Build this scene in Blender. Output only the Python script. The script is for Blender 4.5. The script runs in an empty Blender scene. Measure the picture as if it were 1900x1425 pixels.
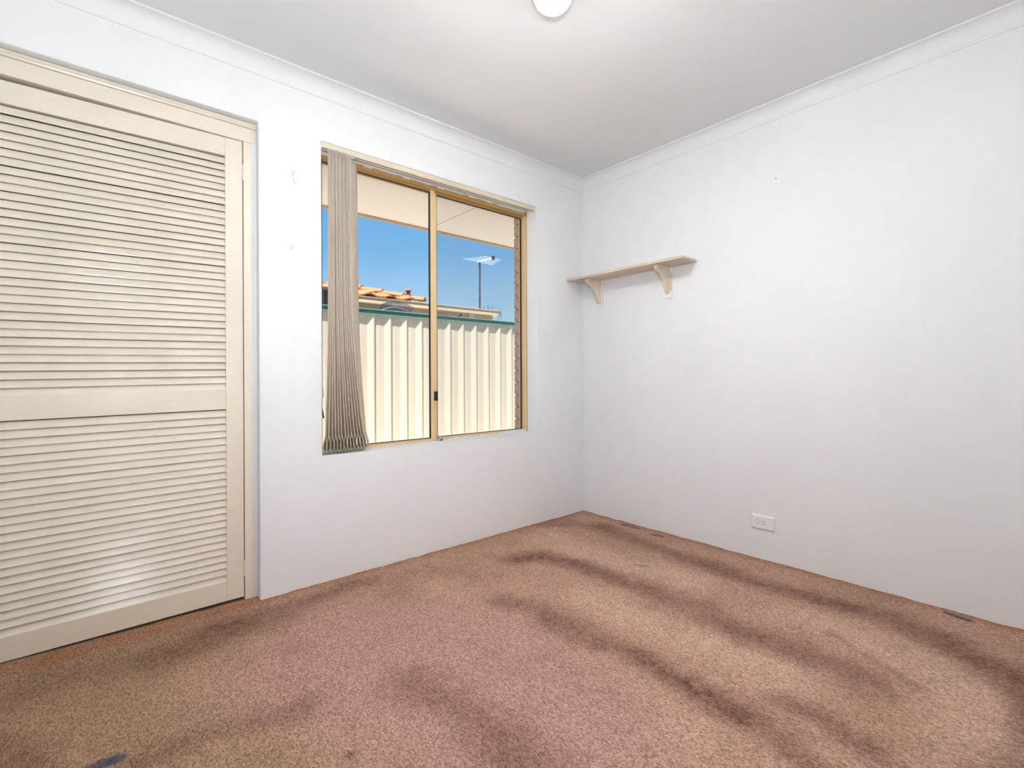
import bpy, bmesh, math, random
import numpy as np
from mathutils import Matrix, Vector

random.seed(7)
scene = bpy.context.scene
col = scene.collection
PI = math.pi


def lin(r, g, b, k=1.0):
    f = lambda c: (c / 12.92 if c <= 0.04045 else ((c + 0.055) / 1.055) ** 2.4)
    return (min(1, f(r / 255) * k), min(1, f(g / 255) * k), min(1, f(b / 255) * k), 1.0)


# ------------------------------------------------------------------ camera
CAM = Vector((-2.7096, -2.3590, 0.9845))
yaw, roll = 0.861146, -0.0043433
F = Vector((math.cos(yaw), math.sin(yaw), 0))
Rv = Vector((math.sin(yaw), -math.cos(yaw), 0))
U = Vector((0, 0, 1))
R2 = Rv * math.cos(roll) + U * math.sin(roll)
U2 = -Rv * math.sin(roll) + U * math.cos(roll)
cd = bpy.data.cameras.new('camera')
cam = bpy.data.objects.new('camera', cd)
col.objects.link(cam)
M = Matrix((R2, U2, -F)).transposed().to_4x4()
M.translation = CAM
cam.matrix_world = M
cd.sensor_width = 36.0
cd.lens = 36.0 * 898.75 / 1900.0
cd.shift_y = -14.45 / 1900.0
cd.clip_start = 0.02
scene.camera = cam

# ------------------------------------------------------------------ view
scene.view_settings.view_transform = 'Standard'
scene.view_settings.look = 'None'
scene.view_settings.gamma = 1.0
scene.view_settings.use_curve_mapping = False
scene.view_settings.exposure = 0.50

# ------------------------------------------------------------------ sky, sun, flash
w = bpy.data.worlds.new('sky')
scene.world = w
w.use_nodes = True
nt = w.node_tree
nt.nodes.clear()
o = nt.nodes.new('ShaderNodeOutputWorld')
bg = nt.nodes.new('ShaderNodeBackground')
tc = nt.nodes.new('ShaderNodeTexCoord')
sp = nt.nodes.new('ShaderNodeSeparateXYZ')
rp = nt.nodes.new('ShaderNodeValToRGB')
nt.links.new(tc.outputs['Generated'], sp.inputs[0])
nt.links.new(sp.outputs['Z'], rp.inputs[0])
nt.links.new(rp.outputs[0], bg.inputs[0])
nt.links.new(bg.outputs[0], o.inputs[0])
e = rp.color_ramp.elements
e[0].position = 0.0
e[0].color = lin(214, 234, 248)
e[1].position = 1.0
e[1].color = lin(70, 140, 215)
for pos, c in ((0.13, lin(178, 217, 246)), (0.24, lin(122, 188, 240)), (0.36, lin(98, 172, 232))):
    k = e.new(pos)
    k.color = c
bg.inputs[1].default_value = 0.69

SUN_DIR = Vector((-0.33, -0.247, 0.89)).normalized()      # towards the sun
sd = bpy.data.lights.new('sun', 'SUN')
sd.energy = 8.6
sd.angle = math.radians(0.53)
sd.color = (1.0, 0.98, 0.94)
sun = bpy.data.objects.new('sun', sd)
col.objects.link(sun)
sun.rotation_euler = SUN_DIR.to_track_quat('Z', 'Y').to_euler()
sun.location = (0, 0, 12)

# the photographer's flash, a hand's width above the lens (its shadow of the globe shows on the ceiling)
fd = bpy.data.lights.new('flash', 'SPOT')
fd.energy = 74.0
fd.color = (0.88, 0.955, 1.0)
fd.spot_size = math.radians(178)
fd.spot_blend = 1.0
fd.shadow_soft_size = 0.022
flash = bpy.data.objects.new('flash', fd)
col.objects.link(flash)
flash.location = CAM + Vector((0.02, -0.01, 0.20))
flash.rotation_euler = (-Vector((0.5, 0.87, 1.15)).normalized()).to_track_quat('Z', 'Y').to_euler()
GLOBE_L, GLOBE_B = 1.6, 600.0        # globe emission at neck and underside; underside boost added to brighten the room


# ------------------------------------------------------------------ materials
MATS = {}


def mat(name, color, rough=0.6, spec=0.4, var=0.0, vscale=8.0, bump=0.0, bscale=60.0, metal=0.0, stretch=None, emit=None,
        transl=0.0, coat=0.0):
    if name in MATS:
        return MATS[name]
    m = bpy.data.materials.new(name)
    m.use_nodes = True
    t = m.node_tree
    b = t.nodes['Principled BSDF']
    b.inputs['Base Color'].default_value = color
    b.inputs['Roughness'].default_value = rough
    b.inputs['Metallic'].default_value = metal
    b.inputs['Specular IOR Level'].default_value = spec
    b.inputs['Coat Weight'].default_value = coat
    co = t.nodes.new('ShaderNodeTexCoord')
    src = co.outputs['Object']
    if stretch:
        mp = t.nodes.new('ShaderNodeMapping')
        mp.inputs['Scale'].default_value = stretch
        t.links.new(src, mp.inputs[0])
        src = mp.outputs[0]
    if var:
        n = t.nodes.new('ShaderNodeTexNoise')
        n.inputs['Scale'].default_value = vscale
        n.inputs['Detail'].default_value = 5
        t.links.new(src, n.inputs['Vector'])
        r = t.nodes.new('ShaderNodeMapRange')
        r.inputs[1].default_value = 0.3
        r.inputs[2].default_value = 0.7
        r.inputs[3].default_value = 1 - var
        r.inputs[4].default_value = 1 + var * 0.35
        t.links.new(n.outputs[0], r.inputs[0])
        mx = t.nodes.new('ShaderNodeVectorMath')
        mx.operation = 'SCALE'
        mx.inputs[0].default_value = color[:3]
        t.links.new(r.outputs[0], mx.inputs['Scale'])
        t.links.new(mx.outputs[0], b.inputs['Base Color'])
    if bump:
        n2 = t.nodes.new('ShaderNodeTexNoise')
        n2.inputs['Scale'].default_value = bscale
        n2.inputs['Detail'].default_value = 4
        t.links.new(src, n2.inputs['Vector'])
        bp = t.nodes.new('ShaderNodeBump')
        bp.inputs['Strength'].default_value = bump
        bp.inputs['Distance'].default_value = 0.003
        t.links.new(n2.outputs[0], bp.inputs['Height'])
        t.links.new(bp.outputs[0], b.inputs['Normal'])
    if emit:
        b.inputs['Emission Color'].default_value = emit[0]
        b.inputs['Emission Strength'].default_value = emit[1]
    if transl:
        tr = t.nodes.new('ShaderNodeBsdfTranslucent')
        tr.inputs[0].default_value = color
        ms = t.nodes.new('ShaderNodeMixShader')
        ms.inputs[0].default_value = transl
        out = t.nodes['Material Output']
        t.links.new(b.outputs[0], ms.inputs[1])
        t.links.new(tr.outputs[0], ms.inputs[2])
        t.links.new(ms.outputs[0], out.inputs[0])
    MATS[name] = m
    return m


def see_through(name, color, fac, gloss=True, rough=0.0):
    m = bpy.data.materials.new(name)
    m.use_nodes = True
    t = m.node_tree
    t.nodes.clear()
    out = t.nodes.new('ShaderNodeOutputMaterial')
    a = t.nodes.new('ShaderNodeBsdfTransparent')
    g = t.nodes.new('ShaderNodeBsdfGlossy' if gloss else 'ShaderNodeBsdfDiffuse')
    g.inputs[0].default_value = color
    if gloss:
        g.inputs['Roughness'].default_value = rough
    ms = t.nodes.new('ShaderNodeMixShader')
    ms.inputs[0].default_value = fac
    t.links.new(a.outputs[0], ms.inputs[1])
    t.links.new(g.outputs[0], ms.inputs[2])
    t.links.new(ms.outputs[0], out.inputs[0])
    return m


WALL = mat('wall_paint', (0.885, 0.89, 0.90, 1), 0.55, 0.25, var=0.015, vscale=2.2, bump=0.015, bscale=30)
CEIL = mat('ceiling_paint', (0.86, 0.864, 0.87, 1), 0.8, 0.2, var=0.03, vscale=1.6)
CORN = mat('cornice_paint', (0.87, 0.875, 0.88, 1), 0.5, 0.3)
SILL = mat('sill_paint', (0.86, 0.87, 0.90, 1), 0.35, 0.4, var=0.05, vscale=14)
CREAM = mat('cream_gloss_paint', lin(237, 226, 209), 0.24, 0.5, var=0.03, vscale=7, bump=0.04, bscale=70, stretch=(1, 6, 6))
CREAM_S = mat('cream_slat_paint', lin(238, 227, 210), 0.17, 0.6, var=0.05, vscale=11, bump=0.10, bscale=90, stretch=(1, 4, 4))
GOLD = mat('gold_anodised_frame', lin(236, 207, 158), 0.38, 0.5, metal=0.12, var=0.06, vscale=5, stretch=(8, 8, 1))
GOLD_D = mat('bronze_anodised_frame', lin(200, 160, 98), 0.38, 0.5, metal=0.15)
BLACK = mat('black_plastic', lin(30, 34, 34), 0.4)
SEAL = mat('dark_glazing_seal', lin(46, 38, 40), 0.6)
CHROME = mat('chrome', lin(215, 218, 225), 0.12, metal=1.0)
RAIL = mat('beige_rail', lin(228, 216, 192), 0.4, var=0.05, vscale=9)
WHITE_P = mat('white_plastic', (0.90, 0.90, 0.90, 1), 0.3, 0.5)
DARKHOLE = mat('dark_hole', lin(36, 30, 28), 0.8)
FABRIC = mat('blind_fabric', lin(242, 233, 220), 0.9, 0.1, var=0.12, vscale=30, bump=0.3, bscale=300, stretch=(3, 3, 1), transl=0.50)
CARD = mat('shelf_board', lin(226, 210, 190), 0.5, 0.35, var=0.12, vscale=6, stretch=(6, 1, 6))
CARD_E = mat('shelf_edge_paint', lin(226, 206, 176), 0.4, 0.35, var=0.05, vscale=6)
BRKT = mat('bracket_paint', lin(230, 217, 198), 0.4, 0.35, var=0.05, vscale=9)
BRICK = mat('clay_brick', lin(204, 176, 156), 0.9, 0.2, var=0.30, vscale=38, bump=0.6, bscale=120)
MORTAR = mat('mortar', lin(150, 138, 124), 0.95, 0.1, var=0.15, vscale=60)
SOFFIT = mat('soffit_sheet', lin(252, 246, 234), 0.7, 0.2, var=0.03, vscale=3)
FASCIA = mat('fascia_paint', lin(206, 168, 124), 0.5)
FENCE = mat('cream_fence_steel', lin(204, 191, 170), 0.45, 0.4, var=0.05, vscale=4, stretch=(6, 6, 0.6))
GREEN = mat('green_fence_capping', lin(26, 66, 60), 0.4, 0.4)
GREEN_L = mat('green_capping_lip', lin(96, 158, 136), 0.4, 0.4)
SAND = mat('sand_ground', lin(235, 226, 212), 0.95, 0.1, var=0.15, vscale=5)
GUTTER = mat('beige_gutter', lin(214, 188, 150), 0.45, var=0.04, vscale=4)
NWALL = mat('neighbour_wall', lin(198, 172, 144), 0.8, var=0.06, vscale=6)
NPOST = mat('neighbour_post', lin(216, 200, 182), 0.7)
TERRA = mat('terracotta', lin(206, 124, 82), 0.8, 0.2, var=0.15, vscale=9)
RUST = mat('rusty_flue', lin(104, 58, 44), 0.7, var=0.15, vscale=30)
ROOFMET = mat('patio_sheet', lin(190, 184, 172), 0.5)
SHED = mat('dark_grey_steel', lin(82, 84, 90), 0.5)
GALV = mat('galvanised_steel', lin(190, 202, 214), 0.35, metal=0.6)
DSTEEL = mat('dark_mast_steel', lin(62, 66, 80), 0.45, metal=0.3)
ALU = mat('aluminium', lin(230, 232, 236), 0.35, metal=0.3)
RAKEM = mat('rake_tine_steel', lin(92, 108, 122), 0.4, metal=0.3)
WOOD = mat('weathered_handle', lin(120, 92, 66), 0.8)
TWIG = mat('dry_twig', lin(74, 70, 54), 0.9)
RED = mat('red_paint', lin(168, 44, 34), 0.4)
DBROWN = mat('dark_brown_wood', lin(62, 44, 34), 0.5)
GREYP = mat('grey_plastic', lin(170, 168, 165), 0.5)
GLASS = see_through('window_glass', (1, 1, 1, 1), 0.03)
MESH = see_through('fly_screen_mesh', lin(110, 112, 114), 0.09, gloss=False)


def jamb_material():
    m = bpy.data.materials.new('jamb_paint_with_white_splashes')
    m.use_nodes = True
    t = m.node_tree
    b = t.nodes['Principled BSDF']
    b.inputs['Roughness'].default_value = 0.32
    co = t.nodes.new('ShaderNodeTexCoord')
    mp = t.nodes.new('ShaderNodeMapping')
    mp.inputs['Scale'].default_value = (6, 0.0, 4.0)
    t.links.new(co.outputs['Object'], mp.inputs[0])
    n = t.nodes.new('ShaderNodeTexNoise')
    n.inputs['Scale'].default_value = 1.6
    n.inputs['Detail'].default_value = 6
    t.links.new(mp.outputs[0], n.inputs['Vector'])
    s = t.nodes.new('ShaderNodeSeparateXYZ')
    t.links.new(co.outputs['Object'], s.inputs[0])
    # white wall paint strayed over the outer edge of the jamb (object x runs 0 at wall side to -0.05)
    a = t.nodes.new('ShaderNodeMath')
    a.operation = 'MULTIPLY_ADD'
    a.inputs[1].default_value = 0.060
    a.inputs[2].default_value = -0.012
    t.links.new(n.outputs[0], a.inputs[0])
    g = t.nodes.new('ShaderNodeMath')
    g.operation = 'ADD'
    t.links.new(a.outputs[0], g.inputs[0])
    t.links.new(s.outputs['X'], g.inputs[1])
    gt = t.nodes.new('ShaderNodeMath')
    gt.operation = 'GREATER_THAN'
    gt.inputs[1].default_value = 0.0
    t.links.new(g.outputs[0], gt.inputs[0])
    mx = t.nodes.new('ShaderNodeMix')
    mx.data_type = 'RGBA'
    mx.inputs[6].default_value = lin(237, 226, 209)
    mx.inputs[7].default_value = (0.86, 0.86, 0.87, 1)
    t.links.new(gt.outputs[0], mx.inputs[0])
    t.links.new(mx.outputs[2], b.inputs['Base Color'])
    return m


JAMB = jamb_material()


# ------------------------------------------------------------------ mesh helpers
class MB:
    def __init__(s):
        s.v, s.f = [], []

    def poly(s, pts, faces):
        n = len(s.v)
        s.v += [tuple(p) for p in pts]
        s.f += [tuple(i + n for i in f) for f in faces]
        return s

    def box(s, x0, x1, y0, y1, z0, z1):
        return s.poly([(x0, y0, z0), (x1, y0, z0), (x1, y1, z0), (x0, y1, z0), (x0, y0, z1), (x1, y0, z1), (x1, y1, z1), (x0, y1, z1)],
                      [(0, 3, 2, 1), (4, 5, 6, 7), (0, 1, 5, 4), (1, 2, 6, 5), (2, 3, 7, 6), (3, 0, 4, 7)])

    def loft(s, rings, cap=True, closed=True):
        n = len(rings[0])
        pts = [p for r in rings for p in r]
        fs = []
        for i in range(len(rings) - 1):
            for j in range(n if closed else n - 1):
                k = (j + 1) % n
                fs.append((i * n + j, i * n + k, (i + 1) * n + k, (i + 1) * n + j))
        if cap and closed:
            fs.append(tuple(range(n - 1, -1, -1)))
            fs.append(tuple((len(rings) - 1) * n + j for j in range(n)))
        return s.poly(pts, fs)

    def tube(s, path, r, n=8):
        path = [Vector(p) for p in path]
        rings = []
        for i, p in enumerate(path):
            d = (path[min(i + 1, len(path) - 1)] - path[max(i - 1, 0)]).normalized()
            a = d.orthogonal().normalized() if abs(d.z) > 0.95 else d.cross(Vector((0, 0, 1))).normalized()
            b = d.cross(a)
            rr = r[i] if isinstance(r, (list, tuple)) else r
            rings.append([p + (a * math.cos(2 * PI * k / n) + b * math.sin(2 * PI * k / n)) * rr for k in range(n)])
        return s.loft(rings)

    def lathe(s, prof, c=(0, 0, 0), n=24, axis='z'):
        rings = []
        for r, h in prof:
            ring = []
            for k in range(n):
                a = 2 * PI * k / n
                if axis == 'z':
                    ring.append((c[0] + r * math.cos(a), c[1] + r * math.sin(a), c[2] + h))
                elif axis == 'x':
                    ring.append((c[0] + h, c[1] + r * math.cos(a), c[2] + r * math.sin(a)))
                else:
                    ring.append((c[0] + r * math.cos(a), c[1] + h, c[2] + r * math.sin(a)))
            rings.append(ring)
        return s.loft(rings)

    def build(s, name, m, parent=None, bevel=0.0, smooth=False, seg=2, loc=None):
        me = bpy.data.meshes.new(name)
        me.from_pydata(s.v, [], s.f)
        bm = bmesh.new()
        bm.from_mesh(me)
        bmesh.ops.remove_doubles(bm, verts=bm.verts, dist=1e-6)
        bmesh.ops.recalc_face_normals(bm, faces=bm.faces)
        bm.to_mesh(me)
        bm.free()
        ob = bpy.data.objects.new(name, me)
        me.materials.append(m)
        col.objects.link(ob)
        if smooth:
            for p in me.polygons:
                p.use_smooth = True
        if bevel:
            b = ob.modifiers.new('bevel', 'BEVEL')
            b.width = bevel
            b.segments = seg
            b.limit_method = 'ANGLE'
            b.angle_limit = math.radians(40)
        if parent:
            ob.parent = parent
        if loc:
            ob.location = loc
        return ob


def box(name, m, x0, x1, y0, y1, z0, z1, parent=None, bevel=0.0):
    """box whose origin sits at its own low corner when it is a part"""
    return MB().box(x0, x1, y0, y1, z0, z1).build(name, m, parent, bevel)


def empty(name, loc=(0, 0, 0)):
    ob = bpy.data.objects.new(name, None)
    ob.empty_display_size = 0.05
    ob.location = loc
    col.objects.link(ob)
    return ob


def tag(ob, label=None, cat=None, group=None, kind=None):
    if label:
        ob['label'] = label
    if cat:
        ob['category'] = cat
    if group:
        ob['group'] = group
    if kind:
        ob['kind'] = kind
    return ob


def again(ob, parent, loc=None, rot=None):
    c = ob.copy()
    col.objects.link(c)
    c.parent = parent
    if loc is not None:
        c.location = loc
    if rot is not None:
        c.rotation_euler = rot
    return c


def S(ob, label, cat):
    return tag(ob, label, cat, kind='structure')


# ------------------------------------------------------------------ room shell
XL, YB, H = -3.20, -2.75, 2.40
WX0, WX1, WZ0, WZ1 = -1.885, -0.462, 0.605, 2.120       # window recess
DX0, DX1, DZ1 = -3.085, -2.160, 2.120                   # closet opening


def wall_with_holes(name, xs, zs, holes, y0, y1, m):
    mb = MB()
    solid = lambda i, j: 0 <= i < len(xs) - 1 and 0 <= j < len(zs) - 1 and (i, j) not in holes
    for i in range(len(xs) - 1):
        for j in range(len(zs) - 1):
            if not solid(i, j):
                continue
            a, b, c, d = xs[i], xs[i + 1], zs[j], zs[j + 1]
            mb.poly([(a, y0, c), (b, y0, c), (b, y0, d), (a, y0, d)], [(0, 1, 2, 3)])
            mb.poly([(a, y1, c), (b, y1, c), (b, y1, d), (a, y1, d)], [(3, 2, 1, 0)])
            if not solid(i - 1, j):
                mb.poly([(a, y0, c), (a, y1, c), (a, y1, d), (a, y0, d)], [(3, 2, 1, 0)])
            if not solid(i + 1, j):
                mb.poly([(b, y0, c), (b, y1, c), (b, y1, d), (b, y0, d)], [(0, 1, 2, 3)])
            if not solid(i, j - 1):
                mb.poly([(a, y0, c), (b, y0, c), (b, y1, c), (a, y1, c)], [(0, 1, 2, 3)])
            if not solid(i, j + 1):
                mb.poly([(a, y0, d), (b, y0, d), (b, y1, d), (a, y1, d)], [(3, 2, 1, 0)])
    return mb.build(name, m, bevel=0.004, seg=3)


wa = wall_with_holes('wall_back', [XL, DX0, DX1, WX0, WX1, 0.0], [-0.05, WZ0, WZ1, H], {(1, 0), (1, 1), (3, 1)}, 0.0, 0.10, WALL)
S(wa, 'white painted wall holding the window and the closet', 'wall')
wb = box('wall_right', WALL, 0.0, 0.25, YB, 0.16, -0.05, H)
S(wb, 'plain white wall to the right carrying the shelf', 'wall')
wl = box('wall_left', WALL, XL - 0.10, XL, YB, 0.10, -0.05, H)
S(wl, 'white painted wall on the left beside the closet', 'wall')
wf = box('wall_front', WALL, XL - 0.10, 0.25, YB - 0.10, YB, -0.05, H)
S(wf, 'white painted wall behind the photographer', 'wall')
ce = box('ceiling', CEIL, XL - 0.10, 0.25, YB - 0.10, 0.16, H, H + 0.12)
S(ce, 'flat white plaster ceiling', 'ceiling')

# cove cornices with mitred corners
prof = [(0.0, 2.325), (0.005, 2.3245), (0.006, 2.329)]
for k in range(0, 11):
    a = PI / 2 * k / 10
    prof.append((0.007 + 0.050 * (1 - math.cos(a)), 2.331 + 0.061 * math.sin(a)))
prof += [(0.0605, 2.3925), (0.062, 2.3945), (0.062, 2.40), (0.0, 2.40)]


def cornice(name, fn, label):
    mb = MB()
    mb.loft([[fn(d, z, 0) for d, z in prof], [fn(d, z, 1) for d, z in prof]])
    ob = mb.build(name, CORN)
    S(ob, label, 'cornice')


cornice('trim_1', lambda d, z, s: ((XL + d) if s == 0 else -d, -d, z), 'white cove cornice above the window wall')
cornice('trim_2', lambda d, z, s: (-d, (YB + d) if s == 0 else -d, z), 'white cove cornice along the right wall above the shelf')
cornice('trim_3', lambda d, z, s: (XL + d, (YB + d) if s == 0 else -d, z), 'white cove cornice along the left wall')
cornice('trim_4', lambda d, z, s: ((XL + d) if s == 0 else -d, YB + d, z), 'white cove cornice behind the photographer')

# ------------------------------------------------------------------ carpet
DARK = [
    (0.75, 0.075, [(-0.21, -0.31), (-0.24, -0.57), (-0.28, -0.92), (-0.32, -1.22), (-0.31, -1.47), (-0.29, -1.70), (-0.29, -1.88), (-0.31, -2.05), (-0.35, -2.06), (-0.44, -2.25)]),
    (0.85, 0.075, [(-1.00, -0.38), (-0.86, -0.43), (-0.80, -0.65), (-0.81, -0.90), (-0.80, -1.08)]),
    (0.70, 0.085, [(-0.80, -1.08), (-0.80, -1.26), (-0.81, -1.43), (-0.83, -1.57), (-0.83, -1.68), (-0.82, -1.81), (-0.82, -1.90)]),
    (0.75, 0.080, [(-1.35, -0.71), (-1.31, -0.83), (-1.29, -1.00), (-1.30, -1.18), (-1.27, -1.32)]),
    (0.95, 0.060, [(-1.27, -1.32), (-1.27, -1.45), (-1.28, -1.57), (-1.29, -1.68), (-1.29, -1.76)]),
    (0.75, 0.048, [(-1.29, -1.76), (-1.31, -1.85), (-1.34, -1.94), (-1.36, -1.99)]),
    (0.60, 0.045, [(-1.15, -1.77), (-1.13, -1.89), (-1.15, -1.98), (-1.16, -2.03)]),
    (0.65, 0.090, [(-1.93, -0.96), (-1.90, -1.11), (-1.90, -1.27), (-1.89, -1.39), (-1.89, -1.52)]),
    (0.60, 0.066, [(-1.67, -0.13), (-1.82, -0.12), (-1.98, -0.15), (-2.15, -0.19)]),
    (0.75, 0.095, [(-2.15, -0.19), (-2.30, -0.17), (-2.42, -0.20), (-2.55, -0.25)]),
    (0.40, 0.110, [(-2.55, -0.25), (-2.68, -0.22), (-2.84, -0.19)]),
    (0.55, 0.050, [(-2.25, -0.85), (-2.36, -0.82), (-2.46, -0.81), (-2.56, -0.80), (-2.64, -0.79)]),
    (0.45, 0.020, [(-0.58, -1.73), (-0.64, -1.84), (-0.70, -1.95), (-0.74, -2.03)]),
    (0.75, 0.070, [(-0.45, -2.26), (-0.62, -2.28), (-0.83, -2.29), (-0.99, -2.29), (-1.14, -2.28)]),
    (0.50, 0.060, [(-0.47, -0.07), (-0.28, -0.13), (-0.21, -0.31)]),
    (0.90, 0.012, [(-2.21, -1.12), (-2.20, -1.12)]),
    (0.60, 0.009, [(-2.36, -0.97), (-2.35, -0.97)]),
    (0.50, 0.050, [(-2.85, -0.66), (-2.90, -0.52), (-2.98, -0.41)]),
    (0.30, 0.200, [(-1.55, -0.25), (-1.25, -0.33)]),
]
GREY = [
    (0.80, 0.014, [(-0.06, -0.39), (-0.05, -0.51)]),
    (0.90, 0.012, [(-0.09, -0.64), (-0.08, -0.71)]),
    (1.00, 0.012, [(-0.04, -2.01), (-0.06, -2.08)]),
    (0.95, 0.020, [(-2.72, -0.74), (-2.675, -0.735)]),
    (0.50, 0.011, [(-0.57, -0.86), (-0.55, -0.91)]),
]
PINK = [(1.00, 0.40, [(-1.93, -0.70), (-1.77, -0.97)]), (1.00, 0.34, [(-1.81, -1.06), (-1.74, -1.35)])]
LIGHT = [
    (0.90, 0.131, [(-0.66, -0.26), (-0.62, -0.53), (-0.60, -0.81), (-0.56, -1.12)]),
    (0.80, 0.100, [(-1.04, -0.96), (-1.03, -1.23), (-1.00, -1.51), (-1.00, -1.72)]),
    (0.90, 0.110, [(-0.54, -1.66), (-0.55, -1.90), (-0.57, -2.05), (-0.72, -2.14), (-0.95, -2.17)]),
    (0.50, 0.150, [(-1.53, -0.39), (-1.77, -0.46), (-1.96, -0.47)]),
    (0.60, 0.080, [(-1.42, -1.28), (-1.45, -1.47), (-1.48, -1.63)]),
]


def vnoise(x, y, s, seed):
    rng = np.random.RandomState(seed)
    g = rng.rand(64, 64)
    u, v = x * s + 100, y * s + 100
    i, j = np.floor(u).astype(int), np.floor(v).astype(int)
    a, b = u - i, v - j
    a, b = a * a * (3 - 2 * a), b * b * (3 - 2 * b)
    q = lambda m, n: g[m % 64, n % 64]
    return (q(i, j) * (1 - a) + q(i + 1, j) * a) * (1 - b) + (q(i, j + 1) * (1 - a) + q(i + 1, j + 1) * a) * b


def field(strokes, x, y, soft, wob=1.0):
    out = np.zeros_like(x)
    for s, hw, pts in strokes:
        k = min(1.0, hw / 0.05) * wob
        wx = x + k * ((vnoise(x, y, 6, 1) - .5) * .05 + (vnoise(x, y, 26, 2) - .5) * .035)
        wy = y + k * ((vnoise(x, y, 6, 3) - .5) * .05 + (vnoise(x, y, 26, 4) - .5) * .035)
        best = np.full_like(x, 9.0)
        for (ax, ay), (bx_, by_) in zip(pts[:-1], pts[1:]):
            dx, dy = bx_ - ax, by_ - ay
            L2 = dx * dx + dy * dy + 1e-9
            t = np.clip(((wx - ax) * dx + (wy - ay) * dy) / L2, 0, 1)
            best = np.minimum(best, np.hypot(wx - ax - t * dx, wy - ay - t * dy))
        t = np.clip((hw * (1 + soft) - best) / (hw * 2 * soft), 0, 1)
        out = np.maximum(out, s * t * t * (3 - 2 * t))
    return out


nx, ny = 261, 231
gx, gy = np.meshgrid(np.linspace(XL, 0.0, nx), np.linspace(YB, 0.11, ny))
gx, gy = gx.ravel(), gy.ravel()
idx = np.arange(nx * ny).reshape(ny, nx)
faces = np.stack([idx[:-1, :-1], idx[:-1, 1:], idx[1:, 1:], idx[1:, :-1]], -1).reshape(-1, 4)
rel = (vnoise(gx, gy, 14, 5) - .5) * 0.004 + (vnoise(gx, gy, 40, 6) - .5) * 0.002
me = bpy.data.meshes.new('floor')
me.from_pydata(np.stack([gx, gy, rel - 0.003], -1).tolist(), [], faces.tolist())
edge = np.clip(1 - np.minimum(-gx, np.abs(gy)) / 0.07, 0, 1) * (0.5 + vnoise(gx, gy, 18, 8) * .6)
brown = np.clip((-2.05 - gx + (vnoise(gx, gy, 4, 11) - .5) * .5) / 0.5, 0, 1) + 0.35 * np.clip((vnoise(gx, gy, 3, 12) - .55) * 3, 0, 1)
for nm, arr in (('dark', np.clip(0.8 * field(DARK, gx, gy, 1.0) ** 1.15 + 0.22 * (vnoise(gx, gy, 6, 9) - .45) + .16 * (vnoise(gx, gy, 22, 10) - .5), 0, 1)),
                ('grey', field(GREY, gx, gy, .4, .6)), ('pink', field(PINK, gx, gy, .5)), ('pale', field(LIGHT, gx, gy, .8)),
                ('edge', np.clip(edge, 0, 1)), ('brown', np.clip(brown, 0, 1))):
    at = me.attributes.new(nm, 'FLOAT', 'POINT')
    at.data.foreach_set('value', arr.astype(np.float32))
for p in me.polygons:
    p.use_smooth = True
floor = bpy.data.objects.new('floor', me)
col.objects.link(floor)
S(floor, 'stained pinkish brown loop pile carpet covering the floor', 'carpet')

cm = bpy.data.materials.new('stained_carpet')
cm.use_nodes = True
t = cm.node_tree
b = t.nodes['Principled BSDF']
b.inputs['Roughness'].default_value = 1.0
b.inputs['Specular IOR Level'].default_value = 0.05
co = t.nodes.new('ShaderNodeTexCoord')


def attr(n):
    a = t.nodes.new('ShaderNodeAttribute')
    a.attribute_name = n
    return a.outputs['Fac']


def mix(fac, a, c, kind='MIX'):
    m_ = t.nodes.new('ShaderNodeMix')
    m_.data_type = 'RGBA'
    m_.blend_type = kind
    if hasattr(fac, 'links'):
        t.links.new(fac, m_.inputs[0])
    else:
        m_.inputs[0].default_value = fac
    for i, v in ((6, a), (7, c)):
        if hasattr(v, 'links'):
            t.links.new(v, m_.inputs[i])
        else:
            m_.inputs[i].default_value = v
    return m_.outputs[2]


def noise(scale, detail, dist=0.0, vec=None):
    n = t.nodes.new('ShaderNodeTexNoise')
    n.inputs['Scale'].default_value = scale
    n.inputs['Detail'].default_value = detail
    n.inputs['Distortion'].default_value = dist
    t.links.new(vec or co.outputs['Object'], n.inputs['Vector'])
    return n.outputs[0]


def rng_(v, a, c, lo, hi):
    r = t.nodes.new('ShaderNodeMapRange')
    r.inputs[1].default_value, r.inputs[2].default_value, r.inputs[3].default_value, r.inputs[4].default_value = a, c, lo, hi
    t.links.new(v, r.inputs[0])
    return r.outputs[0]


CARPET_K = 1.0
base = mix(attr('pale'), lin(196, 158, 138, CARPET_K), lin(214, 178, 156, CARPET_K))
base = mix(attr('brown'), base, lin(176, 144, 118, CARPET_K))
base = mix(attr('pink'), base, lin(196, 154, 142, CARPET_K))
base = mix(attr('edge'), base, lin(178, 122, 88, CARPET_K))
dk = t.nodes.new('ShaderNodeMath')
dk.operation = 'MULTIPLY'
dk.use_clamp = True
t.links.new(attr('dark'), dk.inputs[0])
t.links.new(rng_(noise(38, 5, 0.4), 0.3, 0.7, 0.74, 1.28), dk.inputs[1])
base = mix(dk.outputs[0], base, lin(112, 77, 66, CARPET_K))
base = mix(attr('grey'), base, lin(92, 90, 100, CARPET_K))
mpn = t.nodes.new('ShaderNodeMapping')
mpn.inputs['Rotation'].default_value = (0, 0, 0.35)
mpn.inputs['Scale'].default_value = (1.5, 0.75, 1)
t.links.new(co.outputs['Object'], mpn.inputs[0])
worm = noise(150, 2.5, 0.9, mpn.outputs[0])
fine = noise(420, 2, 0.0)
shade = rng_(worm, 0.36, 0.62, 0.52, 1.20)
v1 = t.nodes.new('ShaderNodeVectorMath')
v1.operation = 'SCALE'
t.links.new(base, v1.inputs[0])
t.links.new(shade, v1.inputs['Scale'])
orange = mix(rng_(noise(60, 3), 0.62, 0.75, 0.0, 0.35), v1.outputs[0], lin(200, 128, 84))
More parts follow.
